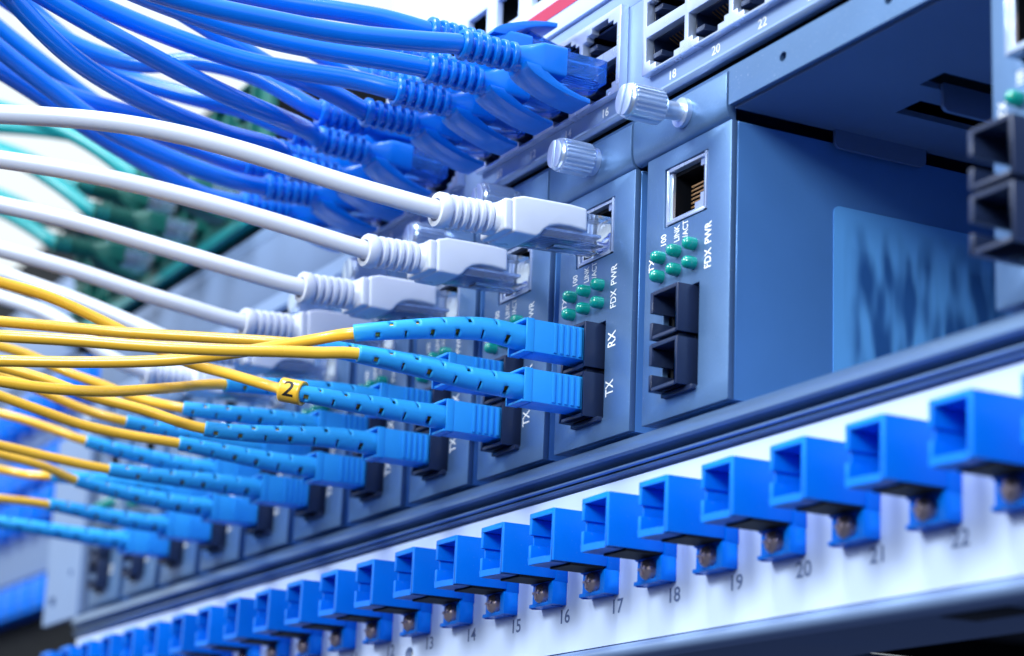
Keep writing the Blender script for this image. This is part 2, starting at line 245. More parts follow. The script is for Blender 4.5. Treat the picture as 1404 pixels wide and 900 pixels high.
# ---------------------------------------------------------------- mesh builder
class MB:
    def __init__(self):
        self.v, self.f = [], []

    def add(self, vs, fs):
        o = len(self.v)
        self.v += [tuple(p) for p in vs]
        self.f += [tuple(i + o for i in f) for f in fs]
        return self

    def box(self, x0, x1, y0, y1, z0, z1):
        vs = [(x, y, z) for z in (z0, z1) for y in (y0, y1) for x in (x0, x1)]
        return self.add(vs, [(0, 2, 3, 1), (4, 5, 7, 6), (0, 1, 5, 4), (2, 6, 7, 3), (0, 4, 6, 2), (1, 3, 7, 5)])

    def cells(self, us, vs, w0, w1, gone, axis='y'):
        """a plate split in cells, some left out: openings with real edges"""
        def P(u, v, w):
            return (u, w, v) if axis == 'y' else (u, v, w)
        nu, nv = len(us) - 1, len(vs) - 1
        solid = lambda i, j: 0 <= i < nu and 0 <= j < nv and (i, j) not in gone
        for i in range(nu):
            for j in range(nv):
                if not solid(i, j):
                    continue
                a, b, c, d = us[i], us[i + 1], vs[j], vs[j + 1]
                self.add([P(a, c, w0), P(b, c, w0), P(b, d, w0), P(a, d, w0)], [(0, 1, 2, 3)])
                self.add([P(a, c, w1), P(b, c, w1), P(b, d, w1), P(a, d, w1)], [(3, 2, 1, 0)])
                for (di, dj, p, q) in ((-1, 0, (a, c), (a, d)), (1, 0, (b, c), (b, d)), (0, -1, (a, c), (b, c)), (0, 1, (a, d), (b, d))):
                    if not solid(i + di, j + dj):
                        self.add([P(p[0], p[1], w0), P(q[0], q[1], w0), P(q[0], q[1], w1), P(p[0], p[1], w1)], [(0, 1, 2, 3)])
        return self

    def prism(self, prof, x0, x1):
        """a (y, z) outline drawn out along x"""
        n = len(prof)
        self.add([(x0, y, z) for y, z in prof] + [(x1, y, z) for y, z in prof],
                 [(i, (i + 1) % n, n + (i + 1) % n, n + i) for i in range(n)] + [tuple(range(n))[::-1], tuple(range(n, 2 * n))])
        return self

    def prism_yz_outline_x(self, prof, z0, z1):
        n = len(prof)
        self.add([(x, y, z0) for x, y in prof] + [(x, y, z1) for x, y in prof],
                 [(i, (i + 1) % n, n + (i + 1) % n, n + i) for i in range(n)] + [tuple(range(n))[::-1], tuple(range(n, 2 * n))])
        return self

    def rings(self, rs, cap=True):
        """join equal rings of points into a skin"""
        n = len(rs[0])
        vs = [p for r in rs for p in r]
        fs = []
        for k in range(len(rs) - 1):
            for i in range(n):
                j = (i + 1) % n
                fs.append((k * n + i, k * n + j, (k + 1) * n + j, (k + 1) * n + i))
        if cap:
            fs.append(tuple(range(n))[::-1])
            fs.append(tuple((len(rs) - 1) * n + i for i in range(n)))
        return self.add(vs, fs)

    def lathe(self, prof, o=(0, 0, 0), n=24, knurl=None):
        """(distance out along -y, radius) pairs turned about the y axis"""
        rs = []
        for s, r in prof:
            ring = []
            for i in range(n):
                a = 2 * math.pi * i / n
                rr = r
                if knurl and knurl[0] <= s <= knurl[1]:
                    rr = r * (1.0 if (i // 2) % 2 else 0.91)
                ring.append((o[0] + rr * math.cos(a), o[1] - s, o[2] + rr * math.sin(a)))
            rs.append(ring)
        return self.rings(rs)

    def loft(self, secs, n=28):
        """superellipse sections (s out along -y, half width, half height, exponent, dz)"""
        rs = []
        for s, w, h, e, dz in secs:
            ring = []
            for i in range(n):
                a = 2 * math.pi * i / n
                c, d = math.cos(a), math.sin(a)
                ring.append((w * math.copysign(abs(c) ** (2 / e), c), -s, dz + h * math.copysign(abs(d) ** (2 / e), d)))
            rs.append(ring)
        return self.rings(rs)

    def tube(self, path, r, n=14, cap=True, skip=None):
        fr = frames(path)
        rs = []
        for k, (p, u, v) in enumerate(fr):
            rr = r[k] if isinstance(r, (list, tuple)) else r
            rs.append([tuple(p[c] + rr * (math.cos(2 * math.pi * i / n) * u[c] + math.sin(2 * math.pi * i / n) * v[c]) for c in range(3)) for i in range(n)])
        if skip is None:
            return self.rings(rs, cap)
        vs = [p for q in rs for p in q]
        fs = []
        for k in range(len(rs) - 1):
            for i in range(n):
                if skip(k, i):
                    continue
                j = (i + 1) % n
                fs.append((k * n + i, k * n + j, (k + 1) * n + j, (k + 1) * n + i))
        return self.add(vs, fs)

    def move(self, d):
        self.v = [(p[0] + d[0], p[1] + d[1], p[2] + d[2]) for p in self.v]
        return self

    def tilt(self, deg, rz=0.0):
        a = math.radians(deg)
        c, s = math.cos(a), math.sin(a)
        self.v = [(x, y * c - z * s, y * s + z * c) for x, y, z in self.v]
        a = math.radians(rz)
        c, s = math.cos(a), math.sin(a)
        self.v = [(x * c - y * s, x * s + y * c, z) for x, y, z in self.v]
        return self

    def mesh(self, name, m, bev=0.0, seg=2, smooth=38):
        me = bpy.data.meshes.new(name)
        bm = bmesh.new()
        vs = [bm.verts.new((p[0] * S, p[1] * S, p[2] * S)) for p in self.v]
        for f in self.f:
            try:
                bm.faces.new([vs[i] for i in f])
            except ValueError:
                pass
        bmesh.ops.remove_doubles(bm, verts=bm.verts, dist=2e-6)
        bmesh.ops.recalc_face_normals(bm, faces=bm.faces)
        if bev:
            bmesh.ops.dissolve_limit(bm, angle_limit=0.01, verts=bm.verts, edges=bm.edges)
            es = [e for e in bm.edges if len(e.link_faces) == 2 and e.calc_face_angle(0) > 0.5]
            bmesh.ops.bevel(bm, geom=es, offset=bev * S, segments=seg, profile=0.6, affect='EDGES', clamp_overlap=True)
        for f in bm.faces:
            f.smooth = True
        bm.to_mesh(me)
        bm.free()
        me.set_sharp_from_angle(angle=math.radians(smooth))
        me.materials.append(M[m])
        return me


def vsub(a, b): return [a[i] - b[i] for i in range(3)]
def vadd(a, b): return [a[i] + b[i] for i in range(3)]
def vmul(a, k): return [x * k for x in a]
def vlen(a): return math.sqrt(sum(x * x for x in a))
def vnorm(a):
    l = vlen(a) or 1
    return [x / l for x in a]
def vcross(a, b): return [a[1] * b[2] - a[2] * b[1], a[2] * b[0] - a[0] * b[2], a[0] * b[1] - a[1] * b[0]]
def vdot(a, b): return sum(a[i] * b[i] for i in range(3))


def frames(path):
    out = []
    n = len(path)
    u = None
    for k in range(n):
        t = vnorm(vsub(path[min(k + 1, n - 1)], path[max(k - 1, 0)]))
        if u is None:
            u = vcross(t, (0, 0, 1))
            if vlen(u) < 1e-3:
                u = (1, 0, 0)
        u = vnorm(vsub(u, vmul(t, vdot(u, t))))
        v = vcross(t, u)
        out.append((path[k], u, v))
    return out


def smooth_path(pts, step=2.5):
    """centripetal-like Catmull-Rom through the points, evenly resampled"""
    P = [list(p) for p in pts]
    P = [vsub(vmul(P[0], 2), P[1])] + P + [vsub(vmul(P[-1], 2), P[-2])]
    dense = []
    for i in range(1, len(P) - 2):
        p0, p1, p2, p3 = P[i - 1:i + 3]
        t0 = 0.0
        t1 = t0 + max(1e-6, vlen(vsub(p1, p0))) ** 0.5
        t2 = t1 + max(1e-6, vlen(vsub(p2, p1))) ** 0.5
        t3 = t2 + max(1e-6, vlen(vsub(p3, p2))) ** 0.5
        for k in range(24):
            t = t1 + (t2 - t1) * k / 24
            a1 = [((t1 - t) * p0[c] + (t - t0) * p1[c]) / (t1 - t0) for c in range(3)]
            a2 = [((t2 - t) * p1[c] + (t - t1) * p2[c]) / (t2 - t1) for c in range(3)]
            a3 = [((t3 - t) * p2[c] + (t - t2) * p3[c]) / (t3 - t2) for c in range(3)]
            b1 = [((t2 - t) * a1[c] + (t - t0) * a2[c]) / (t2 - t0) for c in range(3)]
            b2 = [((t3 - t) * a2[c] + (t - t1) * a3[c]) / (t3 - t1) for c in range(3)]
            dense.append([((t2 - t) * b1[c] + (t - t1) * b2[c]) / (t2 - t1) for c in range(3)])
    dense.append(P[-2])
    for _ in range(6):                                # take the kinks out
        d2 = [dense[0]] + [[(dense[i - 1][c] + 2 * dense[i][c] + dense[i + 1][c]) / 4 for c in range(3)] for i in range(1, len(dense) - 1)] + [dense[-1]]
        dense = d2
    cum = [0.0]
    for i in range(1, len(dense)):
        cum.append(cum[-1] + vlen(vsub(dense[i], dense[i - 1])))
    n = max(4, int(cum[-1] / step))
    out = []
    j = 0
    for k in range(n + 1):
        s = cum[-1] * k / n
        while j < len(cum) - 2 and cum[j + 1] < s:
            j += 1
        w = (s - cum[j]) / max(1e-9, cum[j + 1] - cum[j])
        out.append([dense[j][c] + (dense[j + 1][c] - dense[j][c]) * min(1, w) for c in range(3)])
    return out


COL = bpy.context.scene.collection


def thing(name, loc, label=None, cat=None, group=None, kind=None):
    o = bpy.data.objects.new(name, None)
    COL.objects.link(o)
    o.empty_display_size = 0.005
    o.location = [c * S for c in loc]
    if label:
        o['label'] = label
    if cat:
        o['category'] = cat
    if group:
        o['group'] = group
    if kind:
        o['kind'] = kind
    return o


def part(name, me, parent, loc=(0, 0, 0), label=None):
    o = bpy.data.objects.new(name, me)
    COL.objects.link(o)
    o.parent = parent
    o.location = [c * S for c in loc]
    if label:
        o['label'] = label
    return o


_fonts = {}


def text_mb(s, size, sx=1.0):
    """outline of lettering as flat faces, centred, in millimetres: (tx, ty)"""
    k = s
    if k not in _fonts:
        cu = bpy.data.curves.new('t', 'FONT')
        cu.body = s
        cu.align_x = 'CENTER'
        cu.align_y = 'CENTER'
        cu.resolution_u = 3
        cu.offset = 0.012
        o = bpy.data.objects.new('t', cu)
        COL.objects.link(o)
        dg = bpy.context.evaluated_depsgraph_get()
        dg.update()
        me = bpy.data.meshes.new_from_object(o.evaluated_get(dg))
        _fonts[k] = ([tuple(v.co) for v in me.vertices], [tuple(p.vertices) for p in me.polygons])
        bpy.data.objects.remove(o)
        bpy.data.meshes.remove(me)
        bpy.data.curves.remove(cu)
    vs, fs = _fonts[k]
    return [(v[0] * size * sx, v[1] * size) for v in vs], fs


def print_upright(mb, s, x, y, z, size, sx=1.0):
    vs, fs = text_mb(s, size, sx)
    return mb.add([(x + a, y, z + b) for a, b in vs], fs)


def print_upward(mb, s, x, y, z, size, sx=1.0):
    vs, fs = text_mb(s, size, 1.0)
    return mb.add([(x - b, y, z + a * sx) for a, b in vs], fs)


def arc(c, r, a0, a1, n):
    return [(c[0] + r * math.cos(math.radians(a0 + (a1 - a0) * i / n)), c[1] + r * math.sin(math.radians(a0 + (a1 - a0) * i / n))) for i in range(n + 1)]


def plate_with_round_holes(x0, x1, z0, z1, y0, y1, holes):
    """holes: (x, z, rx, rz). Every hole sits in a square cell of its own."""
    mb = MB()
    xs = sorted({x0, x1} | {v for h in holes for v in (h[0] - h[2] * 1.6, h[0] + h[2] * 1.6)})
    zs = sorted({z0, z1} | {v for h in holes for v in (h[1] - h[3] * 1.6, h[1] + h[3] * 1.6)})
    gone = set()
    for h in holes:
        for i in range(len(xs) - 1):
            for j in range(len(zs) - 1):
                if abs((xs[i] + xs[i + 1]) / 2 - h[0]) < h[2] * 1.6 and abs((zs[j] + zs[j + 1]) / 2 - h[1]) < h[3] * 1.6:
                    gone.add((i, j))
    mb.cells(xs, zs, y0, y1, gone)
    # the cell walls must go: rebuild only fronts/backs is simpler with a ring round each hole
    for hx, hz, rx, rz in holes:
        n = 32
        sq, ci = [], []
        for i in range(n):
            a = 2 * math.pi * i / n
            c, s = math.cos(a), math.sin(a)
            k = 1.6 / max(abs(c), abs(s))
            sq.append((hx + rx * k * c, hz + rz * k * s))
            ci.append((hx + rx * c, hz + rz * s))
        vs = [(x, y0, z) for x, z in sq] + [(x, y0, z) for x, z in ci] + [(x, y1, z) for x, z in ci] + [(x, y1, z) for x, z in sq]
        fs = []
        for i in range(n):
            j = (i + 1) % n
            fs += [(i, j, n + j, n + i), (n + i, n + j, 2 * n + j, 2 * n + i), (2 * n + i, 2 * n + j, 3 * n + j, 3 * n + i)]
        mb.add(vs, fs)
    return mb


# ================================================================ the fibre patch panel
PITCH = 18.0
panel = thing('fiber_patch_panel', (-80, 0, -22), 'long white fibre patch panel with a row of numbered blue sockets', 'patch panel')
po = (80, 0, 22)                                       # parts are drawn in rack coordinates


def rack_part(name, mb, m, parent, org, bev=0.0, seg=2, loc=None, label=None):
    return part(name, mb.move([-c for c in org]).mesh(name, m, bev, seg), parent, (0, 0, 0), label)


PO = (-80, 0, -22)
rack_part('face_plate', plate_with_round_holes(-298, 150, -21.6, 6.2, 0, 1.4, [(-72.6, -16.6, 1.9, 1.35)]), 'panel', panel, PO)
lip = [(1.5, -21.75), (0.2, -21.75), (-0.5, -22.0), (-0.95, -22.5), (-1.1, -23.1), (-0.9, -23.7), (-0.4, -24.2), (0.4, -24.5), (1.5, -24.6)]
rack_part('bottom_lip', MB().prism(lip, -298, 150), 'switch', panel, PO)
rack_part('underside_slot', MB().box(90, 104, 3.2, 9.5, -24.75, -24.62), 'cavity', panel, PO, 0.05)
us = [-298, 43, 150]
ws = [1.6, 22, 62, 110]
rack_part('tray_underside', MB().cells(us, ws, -24.6, -23.6, {(1, 1)}, axis='z'), 'dark_steel', panel, PO, 0.3)
rack_part('tray_interior', MB().box(42, 151, 21, 63, -20, -19).box(42, 43, 21, 63, -23.4, -20).box(42, 151, 63, 64, -23.4, -19), 'cavity', panel, PO)
for n in range(1, 25):
    mb = print_upright(MB(), str(n), (n - 17) * PITCH + 8.4, -0.03, -15.4, 3.4, 1.2)
    rack_part('printed_number', mb, 'ink', panel, PO)

# one adapter: shell open to the front with a key slot in its left wall, collar, flange, dust-dark core
W_, H_, D_ = 8.84, 8.82, 12.8
a = MB()
t = 0.95
a.box(W_ - t, W_, -D_, -2.4, -H_, 0)                              # right wall
a.box(0, W_ - t, -D_, -2.4, -t, 0)                                # top
a.box(0, W_ - t, -D_, -2.4, -H_, -H_ + t * 1.1)                   # bottom
a.box(0, t, -D_, -2.4, -3.7, -t)                                  # left wall above the slot
a.box(0, t, -D_, -2.4, -H_ + t * 1.1, -5.4)                       # left wall below the slot
a.box(0, t * 0.5, -D_ + 0.8, -2.4, -5.4, -3.7)                    # floor of the slot
shell_me = a.mesh('fiber_adapter', 'adapter', 0.16, 2)
core_me = MB().box(t, W_ - t, -4.4, -2.4, -H_ + t, -t).lathe([(4.4, 1.5), (8.2, 1.5), (8.2, 0.9), (6.0, 0.8)], (W_ / 2, 0, -H_ / 2), 16).mesh('core', 'adapter', 0.0)
fl = MB()
fl.box(-0.15, W_ + 0.15, -2.4, -0.02, -H_ - 0.4, 0.1)
fl.box(W_ - 1.5, W_ + 0.15, -2.9, -0.02, -13.3, -H_ - 0.4)
fl.box(-0.15, W_ - 1.5, -1.9, -0.02, -13.3, -H_ - 0.4)
fl.box(-0.15, W_ - 1.5, -2.6, -1.9, -13.3, -12.6)
flange_me = fl.mesh('flange', 'adapter', 0.18, 2)
sc = MB().lathe([(1.85, 1.75), (2.6, 1.75), (3.1, 1.5), (3.4, 1.0), (3.45, 0.5)], (3.9, 0, -11.0), 18)
sc.box(2.75, 5.05, -3.62, -3.3, -11.2, -10.8).box(3.7, 4.1, -3.62, -3.3, -12.1, -9.9)
screw_me = sc.mesh('screw', 'screw', 0.0)
gap_shade_me = MB().box(1.6, W_ - 0.1, -9.4, -2.95, -H_ - 0.42, -H_ - 0.02).mesh('gap_shade', 'cavity', 0.05, 1)  # black strip added as the shade between body and flange
for n in range(1, 25):
    x0 = (n - 17) * PITCH
    o = part('fiber_adapter', shell_me, panel, (x0 + 80 + RNG.uniform(-.08, .08), 0, 22 + RNG.uniform(-.08, .08)))
    o.rotation_euler = (0, RNG.uniform(-0.008, 0.008), RNG.uniform(-0.008, 0.008))
    part('flange', flange_me, o)
    part('core', core_me, o)
    s_ = part('screw', screw_me, o)
    s_.rotation_euler.y = 0.0
    part('gap_shade', gap_shade_me, o)

# ================================================================ converter chassis
CO = (-100, 0, 7)
chassis = thing('converter_chassis', CO, 'grey steel rack chassis with slots holding the converter cards', 'chassis')
prof = [(3.5, 13.35), (0.9, 13.35), (0.2, 13.2), (-0.5, 12.7), (-1.2, 11.9), (-1.6, 11.0), (-1.7, 10.3), (-1.4, 9.8), (-0.6, 9.55), (0.8, 9.45), (1.2, 9.2),
        (1.2, 8.75), (0.6, 8.6), (-0.4, 8.55), (-0.9, 8.35), (-1.0, 8.0), (-0.8, 7.75), (0.3, 7.7), (0.3, 7.55), (-0.5, 7.5), (-0.75, 7.25), (-0.6, 6.95), (0.4, 6.85), (0.9, 6.7), (0.9, 6.4), (3.5, 6.4)]
rack_part('bottom_rail', MB().prism(prof, -299, 160), 'rail', chassis, CO)
rack_part('floor_plate', MB().box(-298, 160, 2.6, 140, 12.0, 13.4), 'dark_steel', chassis, CO)
xs = [41.8, 54.7, 61.2, 66.8, 73.0, 105.6]
ys = [0.3, 18.4, 23.0, 34.0, 52.0, 140]
rack_part('ceiling_plate', MB().cells(xs, ys, 63.2, 64.2, {(1, 2), (1, 3), (3, 1), (3, 2)}, axis='z'), 'dark_steel', chassis, CO)
rack_part('upper_void', MB().box(41.8, 105.6, 0.3, 140, 68.5, 69).box(41.8, 105.6, 139, 140, 64.3, 68.4), 'cavity', chassis, CO)
rack_part('back_plate', MB().box(-298, 160, 140.2, 141, 12, 70), 'dark_steel', chassis, CO)
rack_part('right_wall', MB().box(158, 160, 2.6, 140, 13.6, 63), 'dark_steel', chassis, CO)
rack_part('left_wall', MB().box(-299, -297, 0.2, 140, 14.0, 70), 'dark_steel', chassis, CO)
rack_part('top_lip', plate_with_round_holes(41.6, 105.4, 63.6, 70.0, -0.9, 0.2, [(57.1, 66.9, 0.95, 0.8), (84.4, 66.9, 0.95, 0.8)]), 'steel', chassis, CO)
rack_part('top_plate', MB().box(-298, 160, 0.6, 140, 70.3, 71.2), 'steel', chassis, CO)
# hanging tabs with rounded corners
tab = [(19.6, 63.2), (19.6, 61.2)] + arc((20.8, 61.2), 1.2, 180, 270, 5) + [(36.6, 60.0)] + arc((37.3, 61.2), 1.2, 270, 360, 5) + [(38.5, 63.2)]
rack_part('hanging_tab', MB().prism(tab, 42.2, 42.9), 'dark_steel', chassis, CO)
tab = [(22.3, 64.0), (22.3, 60.6)] + arc((23.5, 60.6), 1.2, 180, 270, 5) + [(48, 59.4), (48, 64.0)]
rack_part('hanging_tab', MB().prism(tab, 67.2, 68.0), 'dark_steel', chassis, CO)
rack_part('mounting_ear', plate_with_round_holes(-333, -299.3, 12.9, 69.5, -0.4, 1.4, [(-325, 19.5, 3.0, 1.6), (-325, 58, 3.0, 1.6), (-308.5, 26.5, 1.6, 1.0)]), 'switch', chassis, CO, 0.0)

# ================================================================ converter cards
CX, CZ, CP = 14.8, 14.4, 30.5


def L(z): return z - CZ


card_me = {}
jx0, jx1, jz0, jz1 = 5.8, 19.3, L(47.85), L(58.4)
sx0, sx1, sz0, sz1 = 6.4, 17.4, L(18.3), L(35.8)
fx = [0, jx0, sx0, sx1, jx1, 26.4]
fz = [0, sz0, sz1, jz0, jz1, L(61.5)]
gone = {(i, 3) for i in (1, 2, 3)} | {(2, 1)}
card_me['faceplate'] = MB().cells(fx, fz, 0, 1.2, gone).mesh('faceplate', 'steel', 0.22, 2)
card_me['case'] = (MB().box(25.6, 26.4, 1.25, 138, 0.05, L(61.4)).box(0, 0.8, 1.25, 138, 0.05, L(61.4)).box(0.85, 25.55, 1.25, 138, L(60.6), L(61.35))
                   .box(0.85, 25.55, 1.25, 138, 0.05, 0.85).box(0.85, 25.55, 137, 138, 0.9, L(60.5))).mesh('case', 'steel_side', 0.15, 1)
fp = [(1.2, 61.6), (0.6, 61.65), (0.15, 61.9), (-0.3, 62.4), (-0.6, 63.1), (-0.75, 64.0), (-0.8, 65.0), (-0.8, 69.4), (-0.65, 69.8), (-0.3, 70.0), (1.2, 70.0)]
card_me['top_flange'] = MB().prism([(y, L(z)) for y, z in fp], -3.9, 25.9).mesh('top_flange', 'steel', 0.18, 2)
j = MB()
w = 0.75
k_ = 0.22
j.box(jx0 + k_, jx0 + w + 0.2, 0.25, 2.9, jz0 + k_, jz1 - k_).box(jx1 - w, jx1 - k_, -0.15, 2.9, jz0 + k_, jz1 - k_).box(jx0 + w + 0.2, jx1 - w, 0.25, 2.9, jz1 - w, jz1 - k_).box(jx0 + w + 0.2, jx1 - w, -0.15, 2.9, jz0 + k_, jz0 + w)
card_me['ethernet_jack'] = j.mesh('ethernet_jack', 'silver', 0.12, 2)
jj = MB()                                             # stepped opening, key to the right
ax = [jx0 + w, jx0 + 1.5, jx0 + 8.6, jx0 + 10.3, jx1 - w]
az = [jz0 + w, jz0 + 1.5, jz0 + 2.6, jz0 + 3.9, jz1 - 3.2, jz1 - 2.0, jz1 - w]
g2 = {(1, i) for i in range(1, 6)} | {(2, 2), (2, 3), (2, 4), (2, 5), (3, 3), (3, 4)}
jj.cells(ax, az, 0.7, 1.4, g2)
card_me['jack_insert'] = jj.mesh('jack_insert', 'silver', 0.08, 1)
q_ = MB().box(jx0 + w, jx1 - w, 12, 12.8, jz0 + w, jz1 - w)
q_.box(jx0 + 1.0, jx0 + 1.5, 1.45, 12, jz0 + 0.8, jz1 - 0.8).box(jx1 - 1.4, jx1 - 0.8, 1.45, 12, jz0 + 0.8, jz1 - 0.8)
q_.box(jx0 + 1.5, jx1 - 1.4, 1.45, 12, jz0 + 0.8, jz0 + 1.4).box(jx0 + 1.5, jx1 - 1.4, 1.45, 12, jz1 - 1.4, jz1 - 0.8)
card_me['jack_cavity'] = q_.mesh('jack_cavity', 'cavity')
card_me['contact'] = MB().box(jx0 + 3.2, jx0 + 7.6, 3.4, 3.6, -0.15, 0.15).mesh('contact', 'gold')
card_me['led'] = MB().lathe([(-0.5, 1.12), (1.1, 1.12), (1.6, 1.03), (2.0, 0.78), (2.2, 0.42), (2.26, 0.08)], (0, 0, 0), 22).mesh('led', 'led')


def receptacle(proud):
    r = MB()
    X0, X1 = 6.9, 15.7
    zm = (sz0 + sz1) / 2
    tt = 0.62
    for z0, z1 in ((sz0 + 0.3, zm - 0.45), (zm + 0.45, sz1 - 0.1)):
        r.box(X1 - tt, X1, -proud, 1.4, z0, z1).box(X0 + 0.9, X1 - tt, -proud, 1.4, z1 - tt, z1).box(X0 + 0.9, X1 - tt, -proud, 1.4, z0, z0 + tt)
        h = (z1 - z0)
        r.box(X0, X0 + 0.9, -proud, 1.4, z0 + h * 0.56, z1).box(X0, X0 + 0.9, -proud, 1.4, z0, z0 + h * 0.36)
    r.box(X0 + 1.5, X1 - 1.0, -proud + 0.9, 1.4, zm - 0.42, zm + 0.42)
    r.box(X0 + 0.6, X1 + 1.4, -0.9, 1.4, sz0 - 0.55, sz0 + 0.25)                   # foot under the pair
    return r.mesh('fiber_receptacle', 'black', 0.14, 2)


card_me['fiber_receptacle'] = receptacle(3.0)
card_me['fiber_receptacle_deep'] = receptacle(10.0)
zm_ = (sz0 + sz1) / 2
card_me['receptacle_back'] = MB().box(6.5, 17.3, 9.1, 9.5, sz0, sz1).box(6.6, 7.4, 1.5, 9.0, sz0, sz1).box(7.5, 14.4, 1.5, 9.0, zm_ - 0.6, zm_ + 0.6).box(13.6, 14.4, 1.5, 9, sz0, sz1).mesh('receptacle_back', 'cavity')
card_me['ferrule'] = MB().lathe([(-9, 1.5), (-3.0, 1.5), (-2.8, 1.25), (-0.5, 1.2), (-0.5, 0.5), (-4, 0.5)], (0, 0, 0), 16).mesh('ferrule', 'silver')
card_me['spring_clip'] = MB().box(14.6, 16.4, 2.0, 4.2, sz0 + 2.4, sz0 + 4.0).box(14.6, 15.6, 2.4, 3.6, sz0 + 4.2, sz0 + 6.2).box(14.6, 16.4, 2.0, 4.2, sz0 + 10.6, sz0 + 12.2).box(14.6, 15.6, 2.4, 3.6, sz0 + 8.6, sz0 + 10.2).mesh('spring_clip', 'silver', 0.3, 2)
def letters(rxtx):
    tx = MB()
    print_upward(tx, 'TX', 2.2, -0.03, L(42.2), 2.3, 0.8)
    print_upward(tx, '100', 6.0, -0.03, L(45.7), 2.4, 0.62)
    print_upward(tx, 'LINK', 10.2, -0.03, L(45.9), 2.4, 0.56)
    print_upward(tx, '/ACT', 12.9, -0.03, L(46.1), 2.4, 0.56)
    print_upward(tx, 'PWR', 20.0, -0.03, L(43.6), 2.8, 0.62)
    print_upward(tx, 'FDX', 20.0, -0.03, L(39.2), 2.8, 0.62)
    if rxtx:
        print_upward(tx, 'RX', 19.9, -0.03, L(31.9), 3.7, 0.60)
        print_upward(tx, 'TX', 19.5, -0.03, L(23.2), 3.7, 0.60)
    return tx.mesh('lettering', 'white_ink')


card_me['lettering'] = letters(True)
card_me['lettering_short'] = letters(False)


def knob(out):
    k = MB().lathe([(0, 2.6), (0.9, 2.6), (0.95, 1.6), (out, 1.6)], (0, 0, 0), 24)
    return k.mesh('screw_shaft', 'chrome')


kb = MB().lathe([(0.0, 2.5), (0.5, 2.9), (0.55, 3.12), (6.2, 3.12), (6.25, 2.95), (6.7, 2.95), (7.05, 2.7)], (0, 0, 0), 88, knurl=(0.52, 6.22))
card_me['knob'] = kb.mesh('knob', 'chrome', smooth=25)
slot = MB().box(-0.45, 0.45, -7.5, -7.05, -2.3, 2.3)
card_me['knob_slot'] = slot.mesh('knob_slot', 'silver')
card_me['shaft_in'] = knob(2.2)
card_me['shaft_out'] = knob(6.5)


def knob_face():
    # end face with a screwdriver slot: two half discs standing proud of the slot floor
    f = MB()
    for sgn in (-1, 1):
        pts = [(sgn * 0.4, -2.6)] + [(sgn * (0.4 + 2.2 * math.cos(a_)), 2.6 * math.sin(a_)) for a_ in [math.pi * (i / 12 - 0.5) for i in range(1, 12)]] + [(sgn * 0.4, 2.6)]
        n_ = len(pts)
        f.add([(x, -7.05, z) for x, z in pts] + [(x, -7.45, z) for x, z in pts],
              [(i, (i + 1) % n_, n_ + (i + 1) % n_, n_ + i) for i in range(n_)] + [tuple(range(n_)), tuple(range(n_, 2 * n_))[::-1]])
    return f.mesh('knob_face', 'chrome', 0.12, 2)


card_me['knob_face'] = knob_face()
card_me['foil'] = None

LEDS = [(5.6, 42.7), (10.6, 42.7), (15.6, 42.7), (5.4, 39.4), (10.6, 39.4), (15.6, 39.4)]
ORD = ['', 'first', 'second', 'third', 'fourth', 'fifth', 'sixth', 'seventh', 'eighth', 'ninth', 'tenth']


def card(k, label):
    t_ = thing('converter_card', (CX - CP * k, 0, CZ), label, 'converter card', 'converter cards in the chassis')
    part('faceplate', card_me['faceplate'], t_)
    part('case', card_me['case'], t_)
    fl_ = part('top_flange', card_me['top_flange'], t_)
    dj = -3.0 if k == -3 else 0.0
    je = part('ethernet_jack', card_me['ethernet_jack'], t_, (0, dj, 0))
    part('jack_insert', card_me['jack_insert'], je)
    part('jack_cavity', card_me['jack_cavity'], je)
    for i in range(8 if (k <= 0 or k > 6) else 0):
        part('contact', card_me['contact'], je, (0, 0, (jz0 + jz1) / 2 + (i - 3.5) * 0.74 - 0.6))
    for x, z in LEDS:
        part('led', card_me['led'], t_, (x, 0, L(z)))
    fr = part('fiber_receptacle', card_me['fiber_receptacle_deep' if k == -3 else 'fiber_receptacle'], t_)
    part('receptacle_back', card_me['receptacle_back'], fr)
    part('spring_clip', card_me['spring_clip'], fr)
    if k <= 0 or k > 8:
        for z in (L(32.0), L(23.2)):
            part('ferrule', card_me['ferrule'], fr, (11.3, 0, z))
    part('lettering', card_me['lettering' if k > 0 else 'lettering_short'], t_)
    out = k == 0
    th = part('thumbscrew', card_me['shaft_out' if out else 'shaft_in'], t_, (12.9, -0.8, L(66.4)))
    kk = part('knob', card_me['knob'], th, (0, -4.6 if out else -0.9, 0))
    kf = part('knob_face', card_me['knob_face'], th, (0, -4.6 if out else -0.9, 0))
    for q in (kk, kf):
        q.rotation_euler.y = RNG.uniform(-0.5, 0.5) if k != 1 else 0.12
    return t_


c0 = card(0, 'converter card with empty black fibre socket and unscrewed thumbscrew, left of the empty bay')
# foil label on the side wall that faces the empty bay
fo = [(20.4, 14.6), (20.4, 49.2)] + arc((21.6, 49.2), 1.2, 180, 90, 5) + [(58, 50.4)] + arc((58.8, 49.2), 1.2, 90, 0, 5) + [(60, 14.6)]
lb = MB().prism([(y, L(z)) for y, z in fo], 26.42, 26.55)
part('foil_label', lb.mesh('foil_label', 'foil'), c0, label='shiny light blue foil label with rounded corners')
card(-3, 'blurred converter card cut by the right picture edge, deep black sockets, beyond the empty bay')
card(1, 'converter card holding the nearest white plug and the two nearest sky blue plugs')
for k in range(2, 9):
    card(k, 'converter card, %s in the row to the left of the empty bay' % ORD[k + 1])
card(9, 'unplugged converter card with black socket, second from the left mounting ear')
card(10, 'unplugged converter card at the far left end, beside the mounting ear')

